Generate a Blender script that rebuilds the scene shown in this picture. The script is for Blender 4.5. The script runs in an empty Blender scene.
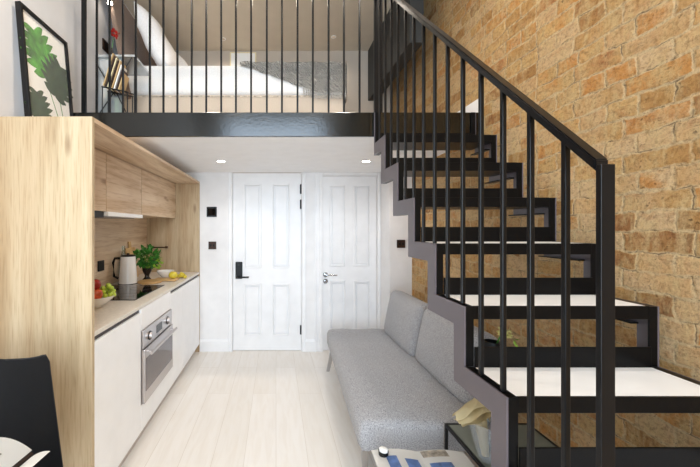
import bpy, bmesh, math, random
from mathutils import Vector, Matrix, Euler
random.seed(7)
sc = bpy.context.scene
COL = sc.collection
EYE = 1.382
PI = math.pi

# ------------------------------------------------------------------ materials
def lin(c):
    return tuple(((v/255)/12.92 if v/255 <= .04045 else ((v/255+.055)/1.055)**2.4) for v in c) + (1,)

class NT:
    def __init__(s, name):
        s.m = bpy.data.materials.new(name); s.m.use_nodes = True
        s.t = s.m.node_tree; s.b = s.t.nodes['Principled BSDF']
    def n(s, typ, **kw):
        nd = s.t.nodes.new(typ)
        for k, v in kw.items():
            if k.startswith('_'): setattr(nd, k[1:], v)
            else:
                key = k.replace('__', ' ')
                nd.inputs[key].default_value = v
        return nd
    def l(s, a, b): s.t.links.new(a, b)
    def ramp(s, fac, stops, interp='LINEAR'):
        r = s.t.nodes.new('ShaderNodeValToRGB'); r.color_ramp.interpolation = interp
        el = r.color_ramp.elements
        while len(el) > 1: el.remove(el[0])
        el[0].position = stops[0][0]; el[0].color = stops[0][1]
        for p, c in stops[1:]:
            e = el.new(p); e.color = c
        s.l(fac, r.inputs['Fac']); return r.outputs['Color']
    def mix(s, fac, a, b, mode='MIX'):
        m = s.t.nodes.new('ShaderNodeMix'); m.data_type = 'RGBA'; m.blend_type = mode
        for sock, v in ((m.inputs['Factor'], fac), (m.inputs['A'] if False else m.inputs[6], a), (m.inputs[7], b)):
            if hasattr(v, 'links'): s.l(v, sock)
            else: sock.default_value = v
        return m.outputs[2]
    def math(s, op, a, b=0.0):
        m = s.t.nodes.new('ShaderNodeMath'); m.operation = op
        for i, v in enumerate((a, b)):
            if hasattr(v, 'links'): s.l(v, m.inputs[i])
            else: m.inputs[i].default_value = v
        return m.outputs[0]
    def coords(s, scale=(1,1,1), rot=(0,0,0)):
        tc = s.t.nodes.new('ShaderNodeTexCoord'); mp = s.t.nodes.new('ShaderNodeMapping')
        mp.inputs['Scale'].default_value = scale; mp.inputs['Rotation'].default_value = rot
        s.l(tc.outputs['Object'], mp.inputs['Vector']); return mp.outputs['Vector']
    def bump(s, h, strength=.3, dist=.01):
        b = s.t.nodes.new('ShaderNodeBump'); b.inputs['Strength'].default_value = strength
        b.inputs['Distance'].default_value = dist
        s.l(h, b.inputs['Height']); s.l(b.outputs['Normal'], s.b.inputs['Normal'])

def flat(name, rgb, rough=.5, metal=0., coat=0., trans=0., alpha=1., spec=.5, noise=0., nscale=8, emit=0, sheen=0):
    k = NT(name); b = k.b.inputs
    b['Base Color'].default_value = lin(rgb); b['Roughness'].default_value = rough
    b['Metallic'].default_value = metal; b['Coat Weight'].default_value = coat
    b['Transmission Weight'].default_value = trans; b['Specular IOR Level'].default_value = spec
    b['Alpha'].default_value = alpha; b['Sheen Weight'].default_value = sheen
    if emit:
        b['Emission Color'].default_value = lin(rgb); b['Emission Strength'].default_value = emit
    nz = k.n('ShaderNodeTexNoise', Scale=nscale, Detail=3.)
    k.l(k.coords(), nz.inputs['Vector'])
    a = noise or .015
    lo = tuple(max(0, v*(1-a*2)) for v in lin(rgb)[:3])+(1,)
    hi = tuple(min(1, v*(1+a*2)) for v in lin(rgb)[:3])+(1,)
    k.l(k.ramp(nz.outputs['Fac'], [(.3, lo), (.7, hi)]), b['Base Color'])
    return k.m

def wood(name, axis, cols, tint=1.0):
    """oak laminate; axis = direction of the grain"""
    k = NT(name)
    st = {'x': (.9, 14, 14), 'y': (14, .9, 14), 'z': (14, 14, .9)}[axis]
    v = k.coords(st)
    n1 = k.n('ShaderNodeTexNoise', Scale=1.1, Detail=6., Roughness=.6, Distortion=.9); k.l(v, n1.inputs['Vector'])
    st2 = tuple(s*(.45 if s < 1 else .22) for s in st)
    n2 = k.n('ShaderNodeTexNoise', Scale=1.0, Detail=3., Distortion=1.6); k.l(k.coords(st2), n2.inputs['Vector'])
    st3 = tuple(s*(2.5 if s > 1 else 2) for s in st)
    n3 = k.n('ShaderNodeTexNoise', Scale=3.5, Detail=4.); k.l(k.coords(st3), n3.inputs['Vector'])
    base = k.ramp(n1.outputs['Fac'], [(.25, lin(cols[0])), (.5, lin(cols[1])), (.75, lin(cols[2]))])
    big = k.ramp(n2.outputs['Fac'], [(.38, lin((216, 198, 178))), (.55, (1, 1, 1, 1))])
    c = k.mix(.75, base, big, 'MULTIPLY')
    fine = k.ramp(n3.outputs['Fac'], [(.35, lin((215, 200, 185))), (.5, (1, 1, 1, 1))])
    c = k.mix(.5, c, fine, 'MULTIPLY')
    # knots
    kv = {'x': (1.6, 5, 5), 'y': (5, 1.6, 5), 'z': (5, 5, 1.6)}[axis]
    vo = k.n('ShaderNodeTexVoronoi', Scale=1.0); k.l(k.coords(kv), vo.inputs['Vector'])
    kn = k.ramp(vo.outputs['Distance'], [(.03, lin((150, 112, 78))), (.11, (1, 1, 1, 1))])
    c = k.mix(.55, c, kn, 'MULTIPLY')
    k.l(c, k.b.inputs['Base Color']); k.b.inputs['Roughness'].default_value = .5
    k.bump(n3.outputs['Fac'], .08, .003)
    return k.m

def brick_mat():
    k = NT('weathered stock brick')
    tc = k.n('ShaderNodeTexCoord'); sx = k.n('ShaderNodeSeparateXYZ'); k.l(tc.outputs['Object'], sx.inputs[0])
    cx = k.n('ShaderNodeCombineXYZ'); k.l(sx.outputs['Y'], cx.inputs['X']); k.l(sx.outputs['Z'], cx.inputs['Y'])
    P = cx.outputs[0]
    def noise(scale, detail, rough=.6, dist=0., vec=None, st=None):
        n = k.n('ShaderNodeTexNoise', Scale=scale, Detail=detail, Roughness=rough, Distortion=dist)
        if st:
            mp = k.n('ShaderNodeMapping'); mp.inputs['Scale'].default_value = (*st, 1); k.l(P, mp.inputs[0]); k.l(mp.outputs[0], n.inputs['Vector'])
        else: k.l(vec or P, n.inputs['Vector'])
        return n
    def warp(src, scale, amt, detail=3.):
        dn = noise(scale, detail)
        sub = k.n('ShaderNodeVectorMath', _operation='SUBTRACT'); k.l(dn.outputs['Color'], sub.inputs[0]); sub.inputs[1].default_value = (.5, .5, .5)
        mul = k.n('ShaderNodeVectorMath', _operation='SCALE'); k.l(sub.outputs[0], mul.inputs[0]); mul.inputs['Scale'].default_value = amt
        add = k.n('ShaderNodeVectorMath', _operation='ADD'); k.l(src, add.inputs[0]); k.l(mul.outputs[0], add.inputs[1])
        return add.outputs[0]
    W = warp(warp(P, 5., .05), 34., .022, 6.)
    def grey(a, b, lo=0., hi=1.): return k.ramp(a, [(b[0], (lo, lo, lo, 1)), (b[1], (hi, hi, hi, 1))])
    def brick(ms, sm):
        b = k.t.nodes.new('ShaderNodeTexBrick'); b.offset = .5; b.squash = .55; b.squash_frequency = 2
        b.inputs['Scale'].default_value = 1; b.inputs['Brick Width'].default_value = .225
        b.inputs['Row Height'].default_value = .076; b.inputs['Mortar Size'].default_value = ms
        b.inputs['Mortar Smooth'].default_value = sm
        b.inputs['Color1'].default_value = (0, 0, 0, 1); b.inputs['Color2'].default_value = (1, 1, 1, 1); b.inputs['Mortar'].default_value = (.5, .5, .5, 1)
        k.l(W, b.inputs['Vector']); return b
    b1 = brick(.009, .8)
    bw = k.n('ShaderNodeRGBToBW'); k.l(b1.outputs['Color'], bw.inputs[0])
    big = noise(2.2, 4., .6); mid = noise(9., 6., .7); fine = noise(48., 9., .8); stk = noise(7., 7., .75, .4, st=(2.4, .8)); lay = noise(6., 7., .75, .5, st=(.6, 2.6))
    f = k.math('ADD', k.math('MULTIPLY', bw.outputs[0], .5), k.math('ADD', k.math('MULTIPLY', mid.outputs['Fac'], .35), k.math('MULTIPLY', big.outputs['Fac'], .22)))
    col = k.ramp(f, [(.16, lin((112, 76, 50))), (.28, lin((160, 112, 70))), (.38, lin((188, 144, 88))), (.48, lin((206, 166, 118))),
                     (.58, lin((212, 180, 138))), (.66, lin((200, 140, 78))), (.74, lin((206, 168, 112))), (.84, lin((178, 118, 74)))])
    # lime and mortar smeared across the faces
    wash = k.math('MULTIPLY', grey(stk.outputs['Fac'], (.45, .62)), .75)
    col = k.mix(wash, col, lin((210, 180, 130)))
    mk = k.math('MULTIPLY', b1.outputs['Fac'], grey(lay.outputs['Fac'], (.38, .60), .12, .85))
    col = k.mix(mk, col, lin((210, 186, 144)))
    # brown stained patches
    col = k.mix(k.math('MULTIPLY', grey(lay.outputs['Fac'], (.56, .72)), .55), col, lin((156, 98, 62)))
    # dark ragged joints: thin, broken
    b2 = brick(.0022, .3)
    jn = noise(13., 5., .7)
    joint = k.math('MULTIPLY', b2.outputs['Fac'], grey(jn.outputs['Fac'], (.50, .60)))
    pit = k.math('MULTIPLY', grey(fine.outputs['Fac'], (.56, .64)), grey(mid.outputs['Fac'], (.44, .58)))
    dark = k.math('MAXIMUM', k.math('MULTIPLY', joint, .65), k.math('MULTIPLY', pit, .75))
    col = k.mix(dark, col, lin((84, 60, 44)))
    col = k.mix(.7, col, k.ramp(fine.outputs['Fac'], [(.34, lin((140, 122, 106))), (.52, (1, 1, 1, 1))]), 'MULTIPLY')
    k.l(col, k.b.inputs['Base Color'])
    k.b.inputs['Roughness'].default_value = .92; k.b.inputs['Specular IOR Level'].default_value = .15
    h = k.math('SUBTRACT', k.math('ADD', k.math('MULTIPLY', fine.outputs['Fac'], .45), k.math('ADD', k.math('MULTIPLY', mid.outputs['Fac'], .8), k.math('MULTIPLY', lay.outputs['Fac'], .5))),
               k.math('ADD', k.math('MULTIPLY', b1.outputs['Fac'], .10), k.math('MULTIPLY', dark, .35)))
    k.bump(h, 1.0, .03)
    return k.m

def floor_mat():
    k = NT('whitewashed boards')
    v = k.coords((1, 1, 1), (0, 0, PI/2))
    b = k.t.nodes.new('ShaderNodeTexBrick'); b.offset = .37
    for a, c in (('Scale', 1), ('Brick Width', 1.4), ('Row Height', .19), ('Mortar Size', .0016), ('Mortar Smooth', .2)): b.inputs[a].default_value = c
    b.inputs['Color1'].default_value = lin((238, 233, 227)); b.inputs['Color2'].default_value = lin((232, 226, 218)); b.inputs['Mortar'].default_value = lin((214, 205, 194))
    k.l(v, b.inputs['Vector'])
    n = k.n('ShaderNodeTexNoise', Scale=3., Detail=5., Distortion=.8); k.l(k.coords((9, 1.1, 1)), n.inputs['Vector'])
    g = k.ramp(n.outputs['Fac'], [(.35, lin((240, 235, 228))), (.6, (1, 1, 1, 1))])
    k.l(k.mix(.35, b.outputs['Color'], g, 'MULTIPLY'), k.b.inputs['Base Color'])
    k.b.inputs['Roughness'].default_value = .38
    k.bump(n.outputs['Fac'], .05, .002)
    return k.m

def fabric(name, rgb, rgb2, scale=260, patch=1.):
    k = NT(name)
    n = k.n('ShaderNodeTexNoise', Scale=scale, Detail=3., Roughness=.8); k.l(k.coords(), n.inputs['Vector'])
    c = k.ramp(n.outputs['Fac'], [(.35, lin(rgb)), (.65, lin(rgb2))])
    k.l(c, k.b.inputs['Base Color']); k.b.inputs['Roughness'].default_value = .95; k.b.inputs['Specular IOR Level'].default_value = .1
    k.b.inputs['Sheen Weight'].default_value = .15
    n2 = k.n('ShaderNodeTexNoise', Scale=5, Detail=2.); k.l(k.coords(), n2.inputs['Vector'])
    k.bump(k.math('ADD', n.outputs['Fac'], k.math('MULTIPLY', n2.outputs['Fac'], 6*patch)), .35, .004)
    return k.m

def steel_paint(name, rgb, rough, spec=.13):
    k = NT(name)
    k.b.inputs['Base Color'].default_value = lin(rgb); k.b.inputs['Roughness'].default_value = rough
    k.b.inputs['Specular IOR Level'].default_value = spec
    n = k.n('ShaderNodeTexNoise', Scale=55, Detail=4.); k.l(k.coords(), n.inputs['Vector'])
    k.bump(n.outputs['Fac'], .25, .0015)
    k.l(k.ramp(n.outputs['Fac'], [(.3, lin(rgb)), (.7, lin(tuple(v+2 for v in rgb)))]), k.b.inputs['Base Color'])
    return k.m

M = {}
M['wall'] = flat('white wall paint', (236, 234, 233), .6)
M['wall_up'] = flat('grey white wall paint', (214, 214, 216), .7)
M['bed_wall'] = flat('taupe bedroom paint', (186, 174, 160), .7)
M['ceil'] = flat('white ceiling paint', (250, 249, 249), .7)
M['loft_ceil'] = flat('loft ceiling with painted lamp warmth', (206, 194, 176), .7)  # warmth of the loft lamps mixed into the ceiling colour
M['web'] = flat('stair web with painted grey reflection', (92, 84, 88), .35)  # reflection of the pale room on black steel, painted in as grey
M['door'] = flat('white satin door paint', (240, 239, 239), .35)
M['brick'] = brick_mat()
M['floor'] = floor_mat()
OAK = [(178, 156, 122), (198, 176, 142), (208, 188, 156)]
M['oak_v'] = wood('oak with upright grain', 'z', OAK)
M['oak_y'] = wood('oak with level grain', 'y', [(200, 172, 140), (226, 204, 176), (234, 216, 192)])
M['oak_x'] = wood('oak grain across', 'x', OAK)
M['board'] = wood('board timber', 'x', [(190, 150, 95), (214, 176, 118), (226, 192, 140)])
M['white_lac'] = flat('white lacquer', (250, 249, 248), .3)
M['worktop'] = flat('pale stone worktop', (222, 214, 202), .35, noise=.04, nscale=60)
M['alu'] = flat('grey aluminium', (128, 120, 116), .35, metal=.9)
M['darkgap'] = flat('dark channel', (70, 64, 62), .5)
M['plinth'] = flat('taupe plinth', (206, 196, 188), .5)
M['steel'] = flat('brushed steel', (196, 190, 188), .28, metal=1.)
M['oven_glass'] = flat('grey oven glass', (120, 112, 112), .08, metal=.55)
M['black_glass'] = flat('black hob glass', (18, 17, 17), .05)
M['black'] = flat('black plastic', (17, 17, 18), .4, spec=.3)
M['bronze'] = flat('dark bronze', (66, 48, 40), .35, metal=.6)
M['steelblack'] = steel_paint('black painted steel', (10, 10, 11), .3)
M['beam'] = steel_paint('black gloss steel', (7, 8, 5), .15, .6)
M['rail'] = flat('black satin rail', (12, 12, 14), .3, spec=.25)
M['tread'] = flat('white stone tread', (240, 240, 240), .4, noise=.02, nscale=3)
M['chrome'] = flat('chrome', (200, 200, 202), .15, metal=1.)
M['sofa'] = fabric('grey woven upholstery', (120, 119, 121), (196, 195, 197), 190, .5)
M['sofa_dark'] = flat('sofa base', (50, 48, 48), .8)
M['mattress'] = fabric('white bed linen', (232, 230, 228), (246, 245, 244), 120, 1.5)
M['pillow'] = fabric('white pillow linen', (236, 233, 232), (248, 247, 247), 90, 2)
M['bedbase'] = fabric('beige bed base', (196, 180, 162), (212, 198, 182), 150)
M['headboard'] = fabric('taupe headboard', (128, 108, 96), (150, 130, 116), 150)
M['leather'] = flat('black leather', (26, 27, 30), .42, noise=.05, nscale=40)
M['glass'] = flat('clear glass', (235, 245, 242), .03, trans=1.)
M['thin_glass'] = flat('thin clear glazing', (250, 252, 252), .03, alpha=.05)
M['vase_glass'] = flat('thin vase glass', (228, 234, 238), .04, alpha=.2)
M['pane'] = flat('window glass', (250, 252, 255), .02, trans=1.)
M['paper'] = flat('white paper', (238, 236, 232), .6)
M['paper_c'] = flat('cream paper', (226, 212, 172), .6)
M['blue_photo'] = flat('blue printed photo', (112, 142, 196), .5, noise=.15, nscale=25)
M['ceramic'] = flat('white ceramic', (238, 234, 228), .18)
M['red'] = flat('red apple skin', (168, 34, 26), .3, noise=.2, nscale=30)
M['orange_red'] = flat('blush apple skin', (206, 84, 38), .3, noise=.25, nscale=30)
M['grape'] = flat('green grape skin', (176, 196, 66), .3, noise=.15, nscale=40)
M['lemon'] = flat('yellow fruit skin', (218, 196, 60), .4, noise=.1, nscale=40)
M['leaf'] = flat('green leaf', (62, 128, 44), .5, noise=.25, nscale=30)
M['leaf_pale'] = flat('pale leaf', (150, 184, 60), .5, noise=.2, nscale=30)
M['leaf_dark'] = flat('dark monstera print', (38, 62, 34), .6, noise=.25, nscale=20)
M['leaf_mid'] = flat('bright monstera print', (72, 140, 44), .6, noise=.35, nscale=14)
M['brown_pot'] = flat('dark brown ceramic', (32, 22, 20), .25)
M['brown_dark'] = flat('dark brown box', (60, 42, 34), .5)
M['tan'] = flat('tan card', (196, 166, 120), .6)
M['orange'] = flat('orange leather', (210, 120, 40), .5, noise=.1)
M['mirror'] = flat('pale mirror panel', (206, 210, 212), .12, metal=.6)
M['curtain'] = flat('charcoal paint', (44, 46, 46), .7)
M['glow'] = flat('lamp diffuser', (255, 244, 230), .5, emit=14)
M['glow_dim'] = flat('small lamp lens', (150, 130, 105), .4, emit=.6)
M['yellow_flower'] = flat('cream petals', (232, 222, 150), .6, noise=.1)
M['table_wood'] = wood('pale table timber', 'y', [(206, 190, 166), (222, 208, 186), (232, 220, 200)])
M['printed'] = flat('printed page', (188, 176, 160), .5, noise=.3, nscale=40)
M['silver'] = flat('silver film', (190, 192, 196), .2, metal=.7, noise=.2, nscale=60)

def knit_mat():
    k = NT('chunky grey knit')
    w = k.n('ShaderNodeTexWave', Scale=30., Distortion=9., Detail=3.); w.wave_type = 'BANDS'; w.bands_direction = 'DIAGONAL'
    k.l(k.coords(), w.inputs['Vector'])
    v = k.n('ShaderNodeTexVoronoi', Scale=48.); k.l(k.coords(), v.inputs['Vector'])
    f = k.math('ADD', k.math('MULTIPLY', w.outputs['Fac'], .6), k.math('MULTIPLY', v.outputs['Distance'], .5))
    k.l(k.ramp(f, [(.2, lin((160, 157, 152))), (.8, lin((228, 225, 219)))]), k.b.inputs['Base Color'])
    k.b.inputs['Roughness'].default_value = .95
    k.bump(f, .8, .02)
    return k.m
M['knit'] = knit_mat()

# ------------------------------------------------------------------ mesh helpers
def bmn(): return bmesh.new()
def box(bm, x0, x1, y0, y1, z0, z1, bev=0, seg=2):
    vs = [bm.verts.new((x, y, z)) for x in (x0, x1) for y in (y0, y1) for z in (z0, z1)]
    F = [(0,1,3,2), (4,6,7,5), (0,4,5,1), (2,3,7,6), (0,2,6,4), (1,5,7,3)]
    fs = [bm.faces.new([vs[i] for i in f]) for f in F]
    if bev:
        es = list({e for f in fs for e in f.edges})
        bmesh.ops.bevel(bm, geom=es, offset=bev, segments=seg, affect='EDGES', profile=.5, clamp_overlap=True)
    return bm
def B(*a, **k): return box(bmn(), *a, **k)
def prism(bm, pts, axis, a, b):
    """closed polygon pts swept between a and b along axis ('x': pts=(y,z); 'y': (x,z); 'z': (x,y))"""
    def mk(p, t):
        return {'x': (t, p[0], p[1]), 'y': (p[0], t, p[1]), 'z': (p[0], p[1], t)}[axis]
    A = [bm.verts.new(mk(p, a)) for p in pts]; Bv = [bm.verts.new(mk(p, b)) for p in pts]
    n = len(pts)
    bm.faces.new(A); bm.faces.new(Bv[::-1])
    for i in range(n): bm.faces.new((A[i], Bv[i], Bv[(i+1) % n], A[(i+1) % n]))
    return bm
def lathe(bm, prof, c=(0,0,0), seg=32):
    rings = []
    for r, z in prof:
        if r < 1e-5: rings.append([bm.verts.new((c[0], c[1], c[2]+z))])
        else: rings.append([bm.verts.new((c[0]+r*math.cos(2*PI*i/seg), c[1]+r*math.sin(2*PI*i/seg), c[2]+z)) for i in range(seg)])
    for a, b in zip(rings, rings[1:]):
        for i in range(seg):
            j = (i+1) % seg
            if len(a) == 1 and len(b) == 1: continue
            if len(a) == 1: bm.faces.new((a[0], b[i], b[j]))
            elif len(b) == 1: bm.faces.new((a[i], a[j], b[0]))
            else: bm.faces.new((a[i], a[j], b[j], b[i]))
    return bm
def tube(bm, pts, r, seg=10):
    pts = [Vector(p) for p in pts]; rings = []
    up = Vector((0, 0, 1))
    for i, p in enumerate(pts):
        d = (pts[min(i+1, len(pts)-1)] - pts[max(i-1, 0)]).normalized()
        a = d.cross(up)
        if a.length < 1e-3: a = d.cross(Vector((1, 0, 0)))
        a.normalize(); b = d.cross(a)
        rings.append([bm.verts.new(p + r*(a*math.cos(2*PI*k/seg) + b*math.sin(2*PI*k/seg))) for k in range(seg)])
    for A, Bq in zip(rings, rings[1:]):
        for k in range(seg): bm.faces.new((A[k], A[(k+1) % seg], Bq[(k+1) % seg], Bq[k]))
    bm.faces.new(rings[0][::-1]); bm.faces.new(rings[-1])
    return bm
def ball(bm, c, r, sc3=(1,1,1), sub=2):
    bmesh.ops.create_icosphere(bm, subdivisions=sub, radius=r, matrix=Matrix.Translation(c) @ Matrix.Diagonal((*sc3, 1)))
    return bm
def xform(bm, mat):
    bmesh.ops.transform(bm, matrix=mat, verts=bm.verts); return bm
def sheet(bm, fn, nu, nv, thick=0.):
    g = [[bm.verts.new(fn(i/nu, j/nv)) for j in range(nv+1)] for i in range(nu+1)]
    fs = [bm.faces.new((g[i][j], g[i+1][j], g[i+1][j+1], g[i][j+1])) for i in range(nu) for j in range(nv)]
    if thick: bmesh.ops.solidify(bm, geom=fs, thickness=thick)
    return bm

def obj(name, bm, mat, parent=None, smooth=False, loc=None):
    bmesh.ops.recalc_face_normals(bm, faces=bm.faces)
    off = Vector(parent.matrix_basis.translation) if parent is not None else Vector((0, 0, 0))
    if parent is not None and parent.parent is not None: off = off + Vector(parent.parent.matrix_basis.translation)
    if loc is not None: off = Vector(loc)
    if off.length > 0: bmesh.ops.translate(bm, verts=bm.verts, vec=-off)
    me = bpy.data.meshes.new(name); bm.to_mesh(me); bm.free()
    me.materials.append(mat)
    if smooth:
        for p in me.polygons: p.use_smooth = True
    o = bpy.data.objects.new(name, me); COL.objects.link(o)
    if parent is not None: o.parent = parent
    if loc is not None: o.location = loc
    if smooth and smooth != 'all':
        md = o.modifiers.new('edges', 'EDGE_SPLIT'); md.split_angle = math.radians(38)
    return o
def thing(name, label, cat, loc=(0,0,0), group=None):
    o = bpy.data.objects.new(name, None); COL.objects.link(o); o.location = loc
    o.empty_display_size = .1
    o['label'] = label; o['category'] = cat
    if group: o['group'] = group
    return o
def tag(o, label, cat, group=None):
    o['label'] = label; o['category'] = cat
    if group: o['group'] = group
    return o
def single(name, bm, mat, label, cat, loc, smooth=False, group=None):
    return tag(obj(name, bm, mat, None, smooth, loc), label, cat, group)
def struct(name, bm, mat, label=None, smooth=False):
    o = obj(name, bm, mat, None, smooth); o['kind'] = 'structure'
    if label: o['label'] = label
    return o
def subsurf(o, n=2):
    m = o.modifiers.new('round', 'SUBSURF'); m.levels = n; m.render_levels = n
    for p in o.data.polygons: p.use_smooth = True
    return o

# ------------------------------------------------------------------ room
XL, XR, YB, YF = -1.454, 1.40, 3.76, -1.8
ZM0, ZM1, ZC, YU = 2.004, 2.159, 3.54, 4.08
YM = 2.26
struct('floor', B(XL-.15, XR+.15, YF-.15, YU+.1, -.12, 0), M['floor'], 'whitewashed pale board floor')
struct('wall_left', B(XL-.15, XL, YF-.15, YU+.1, 0, ZC), M['wall_up'], 'plain pale grey painted wall')
struct('wall_right', B(XR, XR+.15, YF-.15, YU+.1, 0, ZC), M['brick'], 'bare weathered stock brick wall beside the stairs')
struct('ceiling', B(XL-.15, XR+.15, YF-.15, YU+.1, ZC, ZC+.12), M['loft_ceil'], 'flat ceiling over the sleeping loft')
struct('ceiling_lower', B(XL, XR, YM+.02, YB, ZM0, ZM0+.03), M['ceil'], 'low white ceiling under the loft')
# mezzanine deck
struct('floor_mezzanine', B(XL, XR, YM+.02, YU, ZM0+.031, ZM1), M['bed_wall'], 'deck of the sleeping loft')
# back wall with two door openings
D1 = (-.483, .281, 2.0); D2 = (.528, 1.13, 1.965)
bm = bmn()
for x0, x1, z0, z1 in ((XL, D1[0]-.004, 0, ZM0), (D1[1]+.004, D2[0]-.004, 0, ZM0), (D2[1]+.004, XR, 0, ZM0), (D2[0]-.004, D2[1]+.004, D2[2]+.004, ZM0)):
    box(bm, x0, x1, YB, YB+.12, z0, z1)
struct('wall_back', bm, M['wall'], 'white back wall with two panelled doors')
struct('wall_back_upper', B(XL, XR, YU, YU+.1, ZM1, ZC), M['bed_wall'], 'warm taupe wall behind the loft bed')
struct('wall_return', B(1.168, XR, 3.45, YB, 0, ZM0), M['wall'], 'white boxed-out corner beside the sofa')
# front wall (behind the viewer) with a tall window
WX0, WX1, WZ0, WZ1 = -1.0, .95, .3, 3.46
bm = bmn()
box(bm, XL, WX0, YF-.15, YF, 0, ZC); box(bm, WX1, XR, YF-.15, YF, 0, ZC)
box(bm, WX0, WX1, YF-.15, YF, 0, WZ0); box(bm, WX0, WX1, YF-.15, YF, WZ1, ZC)
struct('wall_front', bm, M['wall_up'], 'white wall with the tall window')
bm = bmn()
for x in (WX0, -.025, WX1-.05): box(bm, x, x+.05, YF-.1, YF-.05, WZ0, WZ1)
for z in (WZ0, 1.8, WZ1-.05): box(bm, WX0+.05, WX1-.05, YF-.1, YF-.05, z, z+.05)
w1 = struct('window_1', bm, M['door'], 'tall white sash window')
obj('pane', B(WX0+.05, WX1-.05, YF-.08, YF-.074, WZ0+.05, WZ1-.05), M['pane'], w1)

# skirtings and casings
def skirting(name, x0, x1, y):
    bm = bmn()
    prism(bm, [(y, 0), (y, .135), (y-.006, .135), (y-.010, .120), (y-.016, .112), (y-.016, 0)], 'x', x0, x1)
    struct(name, bm, M['door'])
skirting('baseboard_back', -.854, D1[0]-.05, YB)
skirting('baseboard_middle', D1[1]+.05, D2[0]-.085, YB)
skirting('baseboard_return', 1.168, XR, 3.45)
struct('trim_1', B(XR-.018, XR, YM+.001, YU, ZM1, ZM1+.108, bev=.003), M['wall'], 'white skirting along the brick wall on the loft')
# steel beam at the loft edge
struct('trim_2', B(XL, XR-.005, YM, YM+.02, ZM0-.004, ZM1+.003, bev=.002), M['beam'], 'glossy black steel beam at the loft edge')
# dark bulkhead above the stair side of the loft
struct('trim_3', B(1.12, 1.235, 2.8, YU, EYE+1.55, ZC), M['curtain'], 'dark boxed bulkhead hanging under the loft ceiling near the brick wall')

def panel_door(name, d, panels, label, midz=None):
    x0, x1, zt = d; t = .045; yf = YB+.010
    bm = bmn(); dep = .018
    # slab with sunk panels: stiles/rails as front boxes on a back board
    box(bm, x0, x1, yf+dep, yf+t, .006, zt)
    xs = sorted({p[0] for p in panels} | {p[1] for p in panels}); zs = sorted({p[2] for p in panels} | {p[3] for p in panels})
    X = [x0]+xs+[x1]; Z = [.006]+zs+[zt]
    for i in range(len(X)-1):
        for j in range(len(Z)-1):
            cx, cz = (X[i]+X[i+1])/2, (Z[j]+Z[j+1])/2
            if any(p[0] < cx < p[1] and p[2] < cz < p[3] for p in panels): continue
            box(bm, X[i], X[i+1], yf, yf+dep+.001, Z[j], Z[j+1])
    o = struct(name, bm, M['door'], label)
    for p in panels:
        bm = bmn(); w = .018
        for a in ((p[0], p[0]+w, p[2], p[3]), (p[1]-w, p[1], p[2], p[3]), (p[0]+w, p[1]-w, p[2], p[2]+w), (p[0]+w, p[1]-w, p[3]-w, p[3])):
            box(bm, a[0], a[1], yf-.009, yf+dep, a[2], a[3], bev=.005)
        box(bm, p[0]+.035, p[1]-.035, yf+.004, yf+dep+.002, p[2]+.035, p[3]-.035, bev=.004)
        obj('panel', bm, M['door'], o)
    return o
d1 = panel_door('door_1', D1, [(-.364, -.162, .93, 1.876), (-.043, .158, .93, 1.876), (-.364, -.162, .17, .755), (-.043, .158, .17, .755)],
                'white four-panel door with black lever lock')
yd = YB+.012
h = obj('lock', box(bmn(), -.455, -.377, yd-.022, yd, .812, 1.002, bev=.008, seg=3), M['black'], d1); h['label'] = 'black keypad lock'
bm = bmn(); tube(bm, [(-.418, yd-.022, .835), (-.418, yd-.055, .835)], .011); box(bm, -.43, -.30, yd-.066, yd-.05, .826, .844, bev=.004)
obj('lever_handle', bm, M['black'], h, smooth=True)
bm = bmn(); bmesh.ops.create_cone(bm, cap_ends=True, segments=20, radius1=.012, radius2=.012, depth=.006, matrix=Matrix.Translation((-.418, yd-.023, .97)) @ Matrix.Rotation(PI/2, 4, 'X'))
obj('keypad', bm, M['curtain'], h)
for z0, z1 in ((1.765, 1.872), (1.595, 1.70), (.19, .29)):
    bm = bmn(); box(bm, D1[1]-.012, D1[1]+.004, YB-.006, YB+.014, z0, z1, bev=.002)
    tube(bm, [(D1[1]-.002, YB-.008, z0), (D1[1]-.002, YB-.008, z1)], .007)
    obj('hinge', bm, M['black'], d1)
d2 = panel_door('door_2', D2, [(.60, .787, .95, 1.862), (.875, 1.06, .95, 1.862), (.60, .787, .17, .79), (.875, 1.06, .17, .79)],
                'white four-panel door with chrome lever beside the sofa')
bm = bmn()
def disc(bm, c, r, dpt, ax='Y', seg=24):
    rot = {'Y': Matrix.Rotation(PI/2, 4, 'X'), 'X': Matrix.Rotation(PI/2, 4, 'Y'), 'Z': Matrix.Identity(4)}[ax]
    bmesh.ops.create_cone(bm, cap_ends=True, segments=seg, radius1=r, radius2=r, depth=dpt, matrix=Matrix.Translation(c) @ rot); return bm
disc(bm, (.556, yd-.005, .857), .027, .010); tube(bm, [(.556, yd-.01, .857), (.556, yd-.05, .857)], .009); tube(bm, [(.556, yd-.05, .857), (.60, yd-.053, .859), (.68, yd-.05, .857)], .009)
obj('lever_handle', bm, M['chrome'], d2, smooth=True)
obj('thumb_turn', disc(disc(bmn(), (.556, yd-.005, .785), .027, .010), (.556, yd-.018, .785), .010, .02), M['chrome'], d2, smooth=True)

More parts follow.
